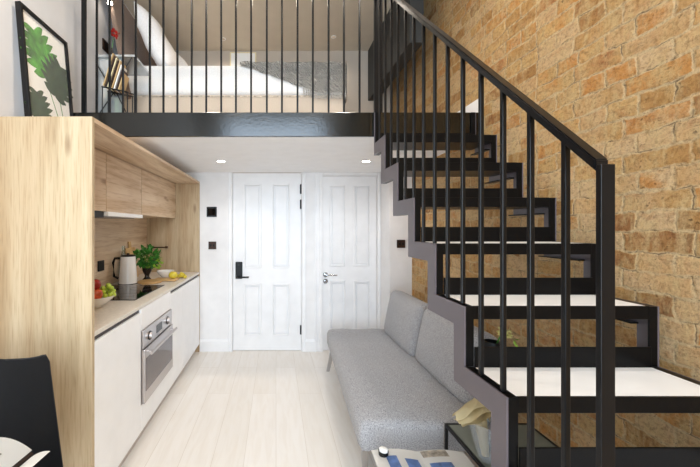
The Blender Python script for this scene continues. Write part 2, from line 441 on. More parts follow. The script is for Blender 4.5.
def casing(name, x0, x1, z1, left, right, lw):
    bm = bmn()
    def prof(xa, s):   # s = direction away from the opening
        return [(xa, YB), (xa, YB-.014), (xa+s*.012, YB-.018), (xa+s*lw*.35, YB-.018), (xa+s*lw*.45, YB-.012), (xa+s*lw*.8, YB-.012), (xa+s*lw*.85, YB-.022), (xa+s*lw, YB-.022), (xa+s*lw, YB)]
    if left: prism(bm, prof(x0, -1), 'z', 0, z1)
    if right: prism(bm, prof(x1, 1), 'z', 0, z1)
    struct(name, bm, M['door'])
casing('trim_4', D1[0]-.006, D1[1]+.006, 2.003, True, True, .045)
casing('trim_5', D2[0]-.004, D2[1]+.004, 2.003, True, False, .09)
struct('trim_6', B(D2[1]+.006, 1.166, YB-.03, YB, 0, 2.003, bev=.004), M['door'])

# wall plates
def plate(name, cx, cz, w, y, mat, label, cat, toggles=0, tm=None):
    t = thing(name, label, cat, (cx, y, cz-w/2))
    obj('plate', B(cx-w/2, cx+w/2, y-.012, y, cz-w/2, cz+w/2, bev=.001), mat, t)
    for i in range(toggles):
        xx = cx + (i-(toggles-1)/2)*w*.4
        obj('toggle', B(xx-w*.11, xx+w*.11, y-.019, y-.011, cz-w*.16, cz+w*.16, bev=.002), tm or mat, t)
    return t
th = plate('thermostat', -.72, 1.563, .112, YB, M['black'], 'square black thermostat high on the white wall left of the door', 'thermostat')
obj('screen', B(-.762, -.678, YB-.0135, YB-.011, 1.525, 1.60), M['black_glass'], th)
plate('light_switch', -.713, 1.187, .086, YB, M['bronze'], 'dark bronze light switch left of the lever-lock door, below the thermostat', 'light switch', 2, M['black'])
plate('light_switch', 1.285, 1.219, .083, 3.45, M['bronze'], 'dark bronze light switch on the white corner beside the sofa', 'light switch', 2, M['black'])

# ------------------------------------------------------------------ kitchen
XF, XW = -.854, XL+.003       # front plane, wall plane
YN, YE = 1.555, YB-.004
ZK = 1.90
sur = thing('kitchen_surround', 'pale oak surround of tall side panels and overhead board framing the kitchen', 'kitchen surround', (XW, YN, 0))
o = obj('side_panel', B(XW, XF, YN, YN+.022, 0, ZK, bev=.001), M['oak_v'], sur)
o = obj('side_panel', B(XW, XF, YE-.022, YE, 0, ZK-.022, bev=.001), M['oak_v'], sur)
obj('top_panel', B(XW, XF, YN+.0225, YE, ZK-.022, ZK, bev=.001), M['oak_y'], sur)
obj('backsplash', B(XW, XW+.012, YN+.0225, YE-.0225, .893, ZK-.0225), M['oak_y'], sur)
ry0, ry1 = YN+.0235, YE-.0235
# wall cabinets
XU, ZU = -1.115, 1.495
for (a, b, lb) in ((ry0, 2.198, 'oak wall cabinet nearest the tall side panel'), (2.202, 2.778, 'oak wall cabinet directly above the extractor hood'),
                   (2.782, ry1, 'widest oak wall cabinet at the far end, above the basil plant')):
    t = thing('wall_cabinet', lb, 'cabinet', (XW+.013, a, ZU), 'oak wall cabinets')
    obj('body', B(XW+.013, XU-.02, a, b, ZU, 1.877), M['oak_y'], t)
    obj('door', B(XU-.0185, XU, a+.0015, b-.0015, ZU-.004, 1.872, bev=.001), M['oak_y'], t)
hd = thing('extractor_hood', 'slim white extractor hood under the oak wall cabinets', 'extractor hood', (-1.28, 2.21, 1.462))
obj('canopy', B(XW+.02, XU+.012, 2.205, 2.775, 1.462, ZU-.0045, bev=.002), M['white_lac'], hd)
obj('filter', B(XW+.06, XU-.04, 2.25, 2.73, 1.457, 1.4615), M['alu'], hd)
# undercabinet black box left of the hood
single('undercabinet_box', B(XW+.05, XU-.012, 1.9, 2.195, 1.450, ZU-.0045, bev=.003), M['black'], 'black box tucked under the oak cabinet left of the hood', 'extractor box', (-1.28, 2.05, 1.45))
# base cabinets
ZB0, ZB1 = .09, .845
def base_unit(a, b, lb, zt=ZB1, nm='base_cabinet'):
    t = thing(nm, lb, 'cabinet', (XW+.01, a, 0), 'white base cabinets')
    obj('body', B(XW+.01, XF-.022, a, b, ZB0, .868), M['white_lac'], t)
    obj('plinth', B(XF-.06, XF-.045, a, b, 0, ZB0-.001), M['plinth'], t)
    return t
u1 = base_unit(ry0, 2.120, 'white base cabinet under the fruit bowl, nearest the tall oak panel')
obj('door', B(XF-.02, XF, ry0+.001, 2.1185, ZB0, ZB1, bev=.0015), M['white_lac'], u1)
u2 = base_unit(2.122, 2.715, 'white base cabinet that houses the steel oven')
obj('front_panel', B(XF-.02, XF, 2.1235, 2.7135, ZB0, .256, bev=.001), M['white_lac'], u2)
obj('front_panel', B(XF-.02, XF, 2.1235, 2.7135, .730, .868, bev=.001), M['white_lac'], u2)
u3 = base_unit(2.717, 3.07, 'narrow white base cabinet just beyond the oven')
obj('door', B(XF-.02, XF, 2.7185, 3.0685, ZB0, ZB1, bev=.0015), M['white_lac'], u3)
u4 = base_unit(3.072, ry1, 'white base cabinet at the far end by the back wall')
obj('door', B(XF-.02, XF, 3.0735, ry1-.001, ZB0, ZB1, bev=.0015), M['white_lac'], u4)
for u, a, b in ((u1, ry0, 2.120), (u3, 2.717, 3.07), (u4, 3.072, ry1)):
    obj('grip_channel', B(XF-.0215, XF-.014, a, b, ZB1+.001, .868), M['darkgap'], u)
# worktop
single('worktop', B(XW+.013, XF-.001, ry0, ry1, .869, .892, bev=.003), M['worktop'], 'long pale stone worktop over the white base cabinets', 'worktop', (XW+.013, ry0, .869))
# oven
ov = thing('oven', 'built-in stainless steel oven with grey glass door', 'oven', (XF-.3, 2.125, .258))
obj('body', B(XF-.019, XF+.001, 2.126, 2.711, .258, .728), M['steel'], ov)
obj('control_panel', B(XF+.001, XF+.012, 2.128, 2.709, .612, .727, bev=.002), M['steel'], ov)
od = obj('door', B(XF+.001, XF+.020, 2.128, 2.709, .262, .606, bev=.003), M['steel'], ov)
obj('window', B(XF+.0195, XF+.0225, 2.150, 2.687, .335, .545, bev=.001), M['oven_glass'], od)
bm = bmn(); tube(bm, [(XF+.055, 2.15, .578), (XF+.055, 2.69, .578)], .009)
for yy in (2.19, 2.65): tube(bm, [(XF+.018, yy, .578), (XF+.055, yy, .578)], .007)
obj('handle', bm, M['steel'], od, smooth=True)
for yy in (2.235, 2.60):
    kk = obj('knob', disc(bmn(), (XF+.022, yy, .666), .024, .022, 'X'), M['steel'], ov, smooth=True)
    obj('knob_ring', disc(bmn(), (XF+.0135, yy, .666), .030, .004, 'X'), M['black'], kk)
obj('display', B(XF+.0115, XF+.0135, 2.36, 2.475, .640, .695), M['black_glass'], ov)
# hob
hob = thing('hob', 'black glass induction hob set in the worktop', 'hob', (-1.19, 2.55, .892))
obj('glass_plate', B(-1.435, -.95, 2.26, 2.86, .8925, .898, bev=.002), M['black_glass'], hob)
for cx, cy, r in ((-1.31, 2.42, .09), (-1.31, 2.70, .07), (-1.08, 2.42, .07), (-1.08, 2.70, .09)):
    bm = bmn()
    lathe(bm, [(r-.002, 0), (r-.002, .0006), (r, .0006), (r, 0)], (cx, cy, .8981), 40)
    obj('cooking_zone', bm, M['alu'], hob)
# socket plate on the backsplash behind the kettle
sk = thing('wall_socket', 'black double socket on the oak splashback behind the kettle', 'socket', (XW+.015, 2.72, 1.02))
obj('plate', B(XW+.0125, XW+.022, 2.70, 2.79, 1.03, 1.115, bev=.002), M['black'], sk)
obj('switch_key', B(XW+.0215, XW+.026, 2.73, 2.76, 1.09, 1.105, bev=.001), M['curtain'], sk)

# kettle
kx, ky, kz = -1.30, 2.945, .8925
kt = thing('kettle', 'white tapered jug kettle with black lid behind the hob', 'kettle', (kx, ky, kz))
obj('body', lathe(bmn(), [(0, .002), (.074, .002), (.077, .006), (.076, .03), (.062, .232), (.060, .24), (0, .24)], (kx, ky, kz), 40), M['ceramic'], kt, smooth=True)
obj('lid', lathe(bmn(), [(.060, .2405), (.060, .248), (.05, .254), (.012, .256), (.012, .268), (0, .269)], (kx, ky, kz), 40), M['black'], kt, smooth=True)
obj('base', lathe(bmn(), [(0, 0), (.08, 0), (.08, .006), (.074, .0085)], (kx, ky, kz), 40), M['black'], kt, smooth=True)
bm = bmn(); tube(bm, [(kx-.055, ky-.02, kz+.225), (kx-.10, ky-.035, kz+.225), (kx-.112, ky-.04, kz+.19), (kx-.105, ky-.038, kz+.07), (kx-.072, ky-.025, kz+.05)], .011)
obj('handle', bm, M['black'], kt, smooth=True)
# carafe behind kettle
single('glass_bottle', lathe(bmn(), [(0, 0), (.032, 0), (.034, .01), (.034, .20), (.014, .27), (.014, .325), (.011, .325), (.011, .27), (.030, .198), (.030, .012), (0, .012)], (-1.40, 3.075, .8925), 28), M['glass'],
       'clear glass bottle standing behind the white kettle', 'bottle', (-1.40, 3.075, .8925), True)
# cutting board leaning on the backsplash
bm = B(-.008, .008, -.10, .10, 0, .30, bev=.004); box(bm, -.007, .007, -.025, .025, .29, .36, bev=.004)
o = single('chopping_board', bm, M['board'], 'upright wooden chopping board leaning on the oak splashback', 'chopping board', (0, 0, 0)); o.location = (-1.385, 3.26, .893); o.rotation_euler = (0, -.12, 0)

# fruit bowl
bx, by = -1.125, 2.07
single('fruit_bowl', lathe(bmn(), [(0, 0), (.045, 0), (.047, .008), (.085, .03), (.115, .06), (.122, .072), (.117, .071), (.085, .04), (.045, .018), (0, .016)], (bx, by, .8925), 40), M['ceramic'],
       'white ceramic bowl full of fruit on the worktop', 'bowl', (bx, by, .8925), True)
def apple(x, y, z, r, mat, lb):
    t = thing('apple', lb, 'apple', (x, y, z-r), 'apples in the white bowl')
    pr = [(0, -.78*r), (.25*r, -.9*r), (.6*r, -.75*r), (.93*r, -.2*r), (r, .2*r), (.85*r, .65*r), (.5*r, .86*r), (.18*r, .78*r), (0, .62*r)]
    obj('skin', lathe(bmn(), pr, (x, y, z), 24), mat, t, smooth='all')
    obj('stalk', tube(bmn(), [(x, y, z+.6*r), (x+.004, y, z+1.1*r)], .0022, 6), M['brown_dark'], t)
apple(bx+.008, by-.02, 1.030, .043, M['red'], 'dark red apple topmost in the white bowl')
apple(bx+.040, by-.055, .978, .040, M['orange_red'], 'orange-red apple low at the front of the white bowl')
apple(bx-.030, by+.050, .968, .038, M['red'], 'red apple at the back of the white bowl')
def grapes(cx, cy, cz, n, rad, r, lb, mat, dz=1.0):
    bm = bmn(); rnd = random.Random(int(cx*1000)+n)
    for i in range(n):
        a = rnd.uniform(0, 2*PI); q = rad*math.sqrt(rnd.random()); h_ = (1-(q/rad)**2)*rad*.9*dz*rnd.uniform(.3, 1)
        ball(bm, (cx+q*math.cos(a), cy+q*math.sin(a), cz+r*.9+h_), r, sub=2)
    return tag(obj('grape_bunch', bm, mat, None, 'all', (cx, cy, cz)), lb, 'grapes')
grapes(bx+.062, by+.035, .948, 34, .050, .014, 'bunch of green grapes heaped at the back of the white bowl', M['grape'], 1.5)
grapes(bx-.035, by-.070, .938, 16, .035, .013, 'small bunch of green grapes at the front of the white bowl', M['grape'], 1.0)

# serving board with things
sb = bmn(); lathe(sb, [(0, 0), (.10, 0), (.104, .004), (.104, .014), (.10, .018), (0, .018)], (-1.13, 3.0, .8925), 40)
box(sb, -1.13, -.92, 3.06, 3.20, .8930, .9100, bev=.004)
single('serving_board', sb, M['board'], 'flat wooden serving board lying on the worktop beyond the hob', 'serving board', (-1.1, 3.05, .8925), True)
single('bowl', lathe(bmn(), [(0, 0), (.035, 0), (.04, .006), (.075, .04), (.082, .062), (.078, .061), (.07, .04), (.035, .012), (0, .010)], (-1.06, 3.22, .8935+.018), 36), M['ceramic'],
       'small white bowl on the wooden serving board', 'bowl', (-1.06, 3.22, .9115), True)
px_, py_ = -1.205, 3.13
single('lemon', xform(ball(bmn(), (0, 0, 0), .034, (1.25, 1, 1), 3), Matrix.Translation((-.955, 3.11, .945))), M['lemon'], 'pale yellow lemon beside the small white bowl', 'lemon', (-.955, 3.11, .911), True)
grapes(-.925, 3.27, .8925, 26, .045, .013, 'bunch of yellow-green grapes on the worktop near the far end', M['lemon'])
# basil plant
bp = thing('potted_basil', 'bushy green basil plant in a dark footed pot on the worktop', 'potted plant', (px_, py_, .8925+.0185))
bz = .8925
bp.location.z = bz
obj('pot', lathe(bmn(), [(0, 0), (.040, 0), (.040, .01), (.022, .03), (.020, .05), (.040, .09), (.044, .118), (.038, .118), (.034, .10), (0, .10)], (px_, py_, bz), 28), M['brown_pot'], bp, smooth=True)
def leafball(cx, cy, cz, R, n, ll, lw, seed, zsq=.85):
    rnd = random.Random(seed); bm = bmn()
    for i in range(n):
        while True:
            d = Vector((rnd.uniform(-1, 1), rnd.uniform(-1, 1), rnd.uniform(-.8, 1)))
            if .25 < d.length < 1: break
        p = Vector((cx, cy, cz)) + Vector((d.x*R, d.y*R, d.z*R*zsq))
        u = (d.normalized() + Vector((rnd.uniform(-.6, .6), rnd.uniform(-.6, .6), rnd.uniform(-.7, .4)))).normalized()
        s = u.cross(Vector((rnd.uniform(-1, 1), rnd.uniform(-1, 1), 1))).normalized(); nrm = u.cross(s)
        l_ = ll*rnd.uniform(.7, 1.2); w_ = lw*rnd.uniform(.7, 1.2)
        row = []
        for t, wd, cv in ((0, .05, 0), (.3, .85, .12), (.6, .9, .12), (.85, .45, 0), (1, .02, -.12)):
            c = p + u*l_*t + nrm*cv*l_
            row.append((bm.verts.new(c - s*w_*wd*.5 + nrm*.06*l_), bm.verts.new(c), bm.verts.new(c + s*w_*wd*.5 + nrm*.06*l_)))
        for a, b in zip(row, row[1:]):
            bm.faces.new((a[0], a[1], b[1], b[0])); bm.faces.new((a[1], a[2], b[2], b[1]))
    return bm
bm = bmn()
for i in range(9):
    a = i*2.4; tube(bm, [(px_, py_, bz+.10), (px_+.03*math.cos(a), py_+.03*math.sin(a), bz+.17), (px_+.07*math.cos(a), py_+.07*math.sin(a), bz+.23)], .002, 6)
obj('stems', bm, M['leaf_pale'], bp)
obj('foliage', leafball(px_, py_, bz+.215, .105, 300, .045, .03, 3), M['leaf'], bp, smooth='all')
obj('foliage', leafball(px_+.07, py_-.01, bz+.17, .06, 40, .04, .028, 5), M['leaf_pale'], bp, smooth='all')
# hanging rail on the far panel
hr = thing('hanging_rail', 'short dark metal rail fixed to the far oak panel above the worktop', 'rail', (-1.3, YE-.03, 1.165))
obj('bar', tube(bmn(), [(-1.385, YE-.05, 1.168), (-1.20, YE-.05, 1.168)], .007), M['bronze'], hr, smooth=True)
for xx in (-1.37, -1.215): obj('bracket', B(xx-.012, xx+.012, YE-.052, YE-.0225, 1.158, 1.180, bev=.002), M['bronze'], hr)

# leaning picture on top of the surround
pf = thing('framed_print', 'black-framed monstera leaf print leaning on the wall above the kitchen', 'picture', (XL+.08, 2.07, ZK+.001))
PL, PH = .42, .73
def pic(bm):   # local: x=thickness toward room, y=width, z=height -> lean
    return xform(bm, Matrix.Translation((XL+.092, 2.05, ZK+.002)) @ Matrix.Rotation(-.085, 4, 'Y'))
fr = bmn()
for a in ((-PL/2, -PL/2+.018, 0, PH), (PL/2-.018, PL/2, 0, PH), (-PL/2+.018, PL/2-.018, 0, .018), (-PL/2+.018, PL/2-.018, PH-.018, PH)):
    box(fr, -.012, .018, a[0], a[1], a[2], a[3], bev=.001)
obj('frame', pic(fr), M['black'], pf)
obj('backing', pic(B(-.010, .002, -PL/2+.019, PL/2-.019, .019, PH-.019)), M['paper'], pf)
def monstera(cx, cz, R, rot, mir=1):
    """split leaf outline as separate lobes around a mid rib, in the print's plane"""
    bm = bmn()
    def T(u, v): 
        c, s = math.cos(rot), math.sin(rot); return (cx + (c*u*mir - s*v), cz + (s*u*mir + c*v))
    L = []
    n = 6
    for side in (-1, 1):
        for i in range(n):
            t0 = -.55 + i*.24; wd = .085
            base0, base1 = t0-.02, t0+.15
            r = R*(1.0 - .10*abs(i-2)-.06*max(0, i-4)*2)*(.78 if i == 0 else 1)
            ang = 0.15 + i*.16
            tipx, tipz = side*r*.95*math.cos(ang*.6), (t0+.05)*R + r*.42*math.sin(ang)
            pts = []
            for k in range(9):
                f = k/8; w = (.088+.055*math.sin(PI*min(f*1.15, 1)))*R*(1 if f < .8 else (1-f)/.2*.8+.2)
                pts.append((side*.01*R + (tipx)*f, (base0+.08)*R + (tipz-(base0+.08)*R)*f**1.5 - w))
            pts2 = [(p[0], p[1] + 2*(.088+.055*math.sin(PI*min(k/8*1.15, 1)))*R*(1 if k/8 < .8 else (1-k/8)/.2*.8+.2)) for k, p in enumerate(pts)]
            poly = pts + pts2[::-1]
            L.append([T(*p) for p in poly])
    # body around the mid rib
    body = []
    for k in range(20):
        a = 2*PI*k/20; body.append(T(.20*R*math.cos(a), .12*R + .66*R*math.sin(a)))
    L.append(body)
    for q, poly in enumerate(L):
        t = .0030 + q*.00004
        prism(bm, poly, 'x', .0022, t)
    return bm
def pstem(p0, p1, w=.003):
    d = Vector((p1[0]-p0[0], p1[1]-p0[1])); nrm = Vector((-d.y, d.x)).normalized()*w
    return prism(bmn(), [(p0[0]-nrm.x, p0[1]-nrm.y), (p1[0]-nrm.x, p1[1]-nrm.y), (p1[0]+nrm.x, p1[1]+nrm.y), (p0[0]+nrm.x, p0[1]+nrm.y)], 'x', .0022, .0028)
lf = obj('leaf_print', pic(monstera(-.045, .50, .185, .35)), M['leaf_mid'], pf)
obj('leaf_print', pic(xform(monstera(.085, .40, .175, -.35), Matrix.Translation((.0006, 0, 0)))), M['leaf_dark'], pf)
obj('leaf_print', pic(monstera(-.10, .165, .13, .15)), M['leaf_dark'], pf)
for a, b in (((-.03, .40), (.12, .05)), ((.09, .33), (.14, .05)), ((-.1, .1), (-.02, .02))): obj('leaf_stem', pic(pstem(a, b)), M['leaf'], pf)
obj('leaf_print', pic(monstera(.15, .07, .05, -.9)), M['leaf_dark'], pf)
obj('glazing', pic(B(.0050, .0060, -PL/2+.019, PL/2-.019, .019, PH-.019)), M['thin_glass'], pf)
# ------------------------------------------------------------------ downlights
def downlight(x, y, z, lb, power, color, blend=.8, ang=150, grp='downlights under the loft', r=.035, up=False, lens='glow'):
    t = thing('downlight', lb, 'ceiling light', (x, y, z-.01), grp)
    obj('bezel', lathe(bmn(), [(r, 0), (r, -.004), (r*1.25, -.006), (r*1.35, -.002), (r*1.35, 0)], (x, y, z-.0005), 28), M['white_lac'], t, smooth=True)
    obj('lens', lathe(bmn(), [(0, -.0025), (r*.98, -.0025), (r*.98, -.001), (0, -.001)], (x, y, z-.0005), 28), M[lens], t)
    ld = bpy.data.lights.new('downlight_lamp', 'SPOT'); ld.energy = power; ld.spot_size = math.radians(ang); ld.spot_blend = blend
    ld.shadow_soft_size = .06; ld.color = color
    lo = bpy.data.objects.new('downlight_lamp', ld); COL.objects.link(lo); lo.location = (x, y, z-.03); lo['kind'] = 'helper'
WARM = (1, .89, .76); NEU = (1, .955, .91)
downlight(-.51, 3.11, ZM0, 'left of the two round downlights in the low white ceiling', 6.5, NEU)
downlight(.836, 3.11, ZM0, 'right of the two round downlights in the low white ceiling', 6.5, NEU)
for i, (x, y, pw, lb) in enumerate(((-.60, 3.82, 4, 'small loft downlight nearest the back wall, above the pillows end'), (.65, 3.78, 4, 'small loft downlight above the foot of the bed'),
                          (.02, 3.12, 12, 'small loft downlight over the middle of the bed'))):
    downlight(x, y, ZC, lb, pw, WARM, grp='downlights over the loft bed', r=.02, lens='glow_dim')
for i, (x, y) in enumerate(((-.7, 1.6), (.75, 1.6), (-.7, .1), (.75, .1), (-.7, -1.1), (.75, -1.1))):  # added lamps, all out of view, for even fill in the room
    downlight(x, y, ZC, 'added unseen downlight filling the living area, out in front of the loft', 25 if y > 1 else 9, (1, .90, .77), grp='added fill lights over the living area', r=.04, ang=165)

# ------------------------------------------------------------------ staircase
SX0, SX1, TW = .66, 1.345, .034
RISE, GO = .2105, .2155
def ty(n): return .96 + GO*(6-n)
def tz(n): return .896 + RISE*(6-n)
NT_ = 9
up, lo_ = [(ty(NT_), 0)], []
for n in range(NT_, 0, -1):
    up.append((ty(n), tz(n))); up.append((ty(n-1), tz(n)))
up.append((ty(0), ZM1)); up.append((ty(0)+.004, ZM1)); 
low = [(ty(0)+.004, tz(1)-.078)]
for n in range(1, NT_+1):
    low.append((ty(n)+.068, tz(n)-.078))
    if n < NT_: low.append((ty(n)+.068, tz(n+1)-.078))
low.append((ty(NT_)+.068, 0))
poly = up + low
poly = [p for i, p in enumerate(poly) if i == 0 or (abs(p[0]-poly[i-1][0])+abs(p[1]-poly[i-1][1])) > 1e-6]
st = thing('staircase', 'open black steel staircase with white treads climbing to the loft', 'staircase', (SX0, ty(NT_), 0))
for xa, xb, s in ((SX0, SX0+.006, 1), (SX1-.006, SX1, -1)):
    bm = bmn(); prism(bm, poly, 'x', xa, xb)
    web = obj('stringer', bm, M['web'], st); web['label'] = 'stair web with painted grey reflection'; bm = bmn()  # same steel as the black flanges; reflected light put into its grey
    fx0, fx1 = (xb, xb+TW-.006) if s > 0 else (xa-TW+.006, xa)
    for n in range(NT_, 0, -1):
        z0 = 0 if n == NT_ else tz(n+1)
        box(bm, fx0, fx1, ty(n), ty(n)+.006, z0, tz(n)-.0002)
        box(bm, fx0, fx1, ty(n)+.006, ty(n-1), tz(n)-.006, tz(n)-.0002)
    box(bm, fx0, fx1, ty(0)-.004, ty(0)+.002, tz(1), ZM1)
    for n in range(1, NT_+1):          # lower flanges
        box(bm, fx0, fx1, ty(n)+.062, min(ty(n-1)+.068, ty(0)+.004), tz(n)-.078, tz(n)-.072)
    obj('flange', bm, M['steelblack'], web)
for n in range(1, NT_+1):
    y0, y1, z = ty(n), ty(n-1), tz(n)
    bm = bmn(); xa, xb = SX0+TW, SX1-TW
    box(bm, xa, xb, y0, y0+.008, z-.045, z+.001, bev=.001)
    box(bm, xa, xb, y1-.007, y1-.001, z-.045, z+.070, bev=.001)
    box(bm, xa, xb, y0+.008, y1-.007, z-.045, z-.039)
    tr = obj('tread', bm, M['steelblack'], st)
    obj('tread_panel', B(xa+.001, xb-.001, y0+.009, y1-.008, z-.022, z, bev=.001), M['tread'], tr)

RXC = .677
def hz(y): return EYE + .135 + (y-.686)*(RISE/GO)
sr = thing('stair_railing', 'black steel stair railing with sloping handrail and thin balusters', 'railing', (RXC, .68, 0))
obj('newel_post', B(.661, .690, .681, .693, tz(8)+.001, hz(.681), bev=.001), M['rail'], sr)
bm = bmn(); ya, yb = .6935, YM-.001; t_ = .026
prism(bm, [(ya, hz(ya)-t_), (ya, hz(ya)), (yb, hz(yb)), (yb, hz(yb)-t_)], 'x', .661, .690)
bmesh.ops.bevel(bm, geom=list(bm.edges), offset=.003, segments=2, affect='EDGES')
obj('handrail', bm, M['rail'], sr)
n = 0
while True:
    y = .783 + .10755*n; n += 1
    if y > 2.2: break
    k = math.ceil((y-.96)/GO - 1e-6); tn = 6 - math.floor((y-.96)/GO + 1e-6)
    z0 = tz(tn)
    obj('baluster', B(RXC-.0065, RXC+.0065, y-.0065, y+.0065, z0+.0005, hz(y)-t_*.6, bev=.002), M['rail'], sr)
# loft railing
mr = thing('loft_railing', 'black steel railing of upright bars along the loft edge', 'railing', (0, YM, ZM1))
SCL = 148.2
RZ = hz(YM)
bars = [96.1, 109, 122.4, 135.4, 149.4, 163, 177, 191.4, 206, 221, 235.8, 251, 266.8, 282, 297.6, 313, 328.8, 344.2, 359.9]
obj('end_post', B(-1.316, -1.286, YM+.002, YM+.018, ZM1+.003, RZ-.02, bev=.001), M['rail'], mr)
for b_ in bars:
    x = (b_-276)/SCL
    obj('baluster', B(x-.0065, x+.0065, YM+.004, YM+.017, ZM1+.003, RZ-.02, bev=.002), M['rail'], mr)
obj('corner_post', B(.663, .720, YM-.001, YM+.019, ZM1+.003, RZ-.02, bev=.002), M['rail'], mr)
obj('top_rail', B(-1.316, .720, YM-.003, YM+.022, RZ-.02, RZ+.005, bev=.002), M['rail'], mr)

# ------------------------------------------------------------------ sofa
def pad(name, cx, cy, cz, sx, sy, sz, parent, mat, bev=.04, rot=None, puff=.02):
    """rounded cushion"""
    bm = bmn(); nx, ny, nz = 8, 12, 3
    bmesh.ops.create_cube(bm, size=1, matrix=Matrix.Diagonal((sx, sy, sz, 1)))
    bmesh.ops.bevel(bm, geom=list(bm.edges), offset=bev, segments=4, affect='EDGES', profile=.55)
    bmesh.ops.subdivide_edges(bm, edges=[e for e in bm.edges if e.calc_length() > .15], cuts=5, use_grid_fill=True)
    for v in bm.verts:
        fx, fy, fz = v.co.x/(sx/2), v.co.y/(sy/2), v.co.z/(sz/2)
        if sz <= min(sx, sy): v.co.z += math.copysign(puff*(1-fx*fx)*(1-fy*fy), fz)
        elif sx <= min(sz, sy): v.co.x += math.copysign(puff*(1-fz*fz)*(1-fy*fy), fx)
    m = Matrix.Translation((cx, cy, cz))
    if rot: m = m @ Euler(rot).to_matrix().to_4x4()
    xform(bm, m)
    return obj(name, bm, mat, parent, smooth='all')
sofa = thing('sofa', 'low grey fabric sofa bed on slim metal legs beside the stairs', 'sofa', (.78, 2.5, 0))
SR = math.radians(1.6)
seat_y0, seat_y1 = 1.695, 3.31
def sx_left(y): return .425 + (y-1.735)*.048
bm = bmn()
# tapered upholstered seat slab
N = 10; zt, zb_ = .392, .235
rows = []
def secpts(y, inset):
    xl, xr = sx_left(y)+inset, 1.10-inset
    r = .035
    return [(xl+.02, zb_+inset), (xl, zb_+inset+.03), (xl, zt-inset-r), (xl+.012, zt-inset-.011), (xl+r, zt-inset), ((xl+xr)/2-.15, zt-inset+.008), ((xl+xr)/2, zt-inset-.002), ((xl+xr)/2+.15, zt-inset+.008),
            (xr-r, zt-inset), (xr, zt-inset-r), (xr, zb_+inset+.02), (xr-.02, zb_+inset)]
ys = [seat_y0, seat_y0+.006, seat_y0+.018, seat_y0+.04] + [seat_y0+.04+(seat_y1-seat_y0-.08)*i/12 for i in range(1, 12)] + [seat_y1-.04, seat_y1-.018, seat_y1-.006, seat_y1]
ins = [.035, .018, .006, 0] + [0]*11 + [0, .006, .018, .035]
for y, i_ in zip(ys, ins): rows.append([bm.verts.new((p[0], y, p[1])) for p in secpts(y, i_)])
for a, b in zip(rows, rows[1:]):
    for j in range(len(a)): bm.faces.new((a[j], a[(j+1) % len(a)], b[(j+1) % len(a)], b[j]))
bm.faces.new(rows[0][::-1]); bm.faces.new(rows[-1])
obj('seat', bm, M['sofa'], sofa, smooth='all')
bm = bmn(); ball(bm, (.74, 2.35, zt-.002), .012, (1, 1, .4), 2)
obj('button', bm, M['sofa'], sofa, smooth='all')
obj('frame', B(.52, 1.05, 1.85, 3.2, .20, .236, bev=.004), M['sofa_dark'], sofa)
for (x, y, dx, dy) in ((.54, 3.20, -.04, .03), (1.0, 3.20, .03, .03), (.50, 1.9, -.0, -.02), (1.0, 1.9, .03, -.03)):
    bm = bmn()
    w = .02
    a = [bm.verts.new((x+sx*w, y+sy*.012, .215)) for sx, sy in ((-1,-1),(1,-1),(1,1),(-1,1))]
    b = [bm.verts.new((x+dx+sx*w*.7, y+dy+sy*.008, 0.0005)) for sx, sy in ((-1,-1),(1,-1),(1,1),(-1,1))]
    bm.faces.new(a); bm.faces.new(b[::-1])
    for i in range(4): bm.faces.new((a[i], b[i], b[(i+1) % 4], a[(i+1) % 4]))
    obj('leg', bm, M['chrome'], sofa)
c1 = pad('back_cushion', 1.135, 2.90, .575, .15, .67, .43, sofa, M['sofa'], bev=.06, rot=(0, .20, 0), puff=.03)
c2 = pad('back_cushion', 1.150, 2.20, .575, .15, .70, .43, sofa, M['sofa'], bev=.06, rot=(0, .20, 0), puff=.03)

# ------------------------------------------------------------------ low tables and their things
ct = thing('coffee_table', 'low pale coffee table covered with open magazines at the end of the sofa', 'coffee table', (.62, 1.15, 0))
obj('table_top', B(.43, .815, .80, 1.46, .375, .395, bev=.004), M['table_wood'], ct)
for x in (.46, .785):
    for y in (.83, 1.42): obj('leg', B(x-.012, x+.012, y-.012, y+.012, 0, .3745), M['table_wood'], ct)
def magazine(name, x, y, z, w, h, rz, lb, photos, m=None):
    t = thing(name, lb, 'magazine', (x, y, z))
    R_ = Matrix.Translation((x, y, z)) @ Matrix.Rotation(rz, 4, 'Z')
    for s in (-1, 1):
        def fn(u, v, s=s):
            a = s*u*w; return (a, (v-.5)*h, .004+.012*math.sin(PI*(.04+.90*u)))
        obj('page', xform(sheet(bmn(), fn, 10, 2, .002), R_), m or M['paper'], t, smooth=True)
    for (a0, a1, b0, b1, mt) in photos:
        def fn2(u, v):
            a = a0 + (a1-a0)*u; uu = abs(a)/w
            return (a, b0+(b1-b0)*v, .0048+.012*math.sin(PI*(.04+.90*uu)))
        obj('printed_photo', xform(sheet(bmn(), fn2, 8, 2, .0006), R_), mt, t, smooth='all')
    return t
magazine('magazine', .615, 1.34, .396, .20, .26, -.03, 'open magazine with blue photos on the low table below the sofa end',
         [(-.150, -.105, -.02, .085, M['blue_photo']), (-.075, -.02, -.08, .07, M['blue_photo']), (.01, .12, .085, .125, M['printed']), (.02, .11, -.10, .05, M['blue_photo'])])
# small white candle in a dark cup on the sofa end of the table
cd = thing('tealight', 'small white candle in a black cup at the corner of the low table', 'candle', (.452, 1.44, .395))
cd.location = (.445, 1.452, .3952)
cX, cY, cZ = .462, 1.440, .3952
obj('cup', lathe(bmn(), [(0, 0), (.019, 0), (.0215, .03), (.020, .03), (.018, .006), (0, .005)], (cX, cY, cZ), 24), M['black'], cd, smooth=True)
obj('wax', lathe(bmn(), [(0, .006), (.0175, .006), (.0185, .036), (.015, .039), (0, .040)], (cX, cY, cZ), 24), M['paper'], cd, smooth=True)

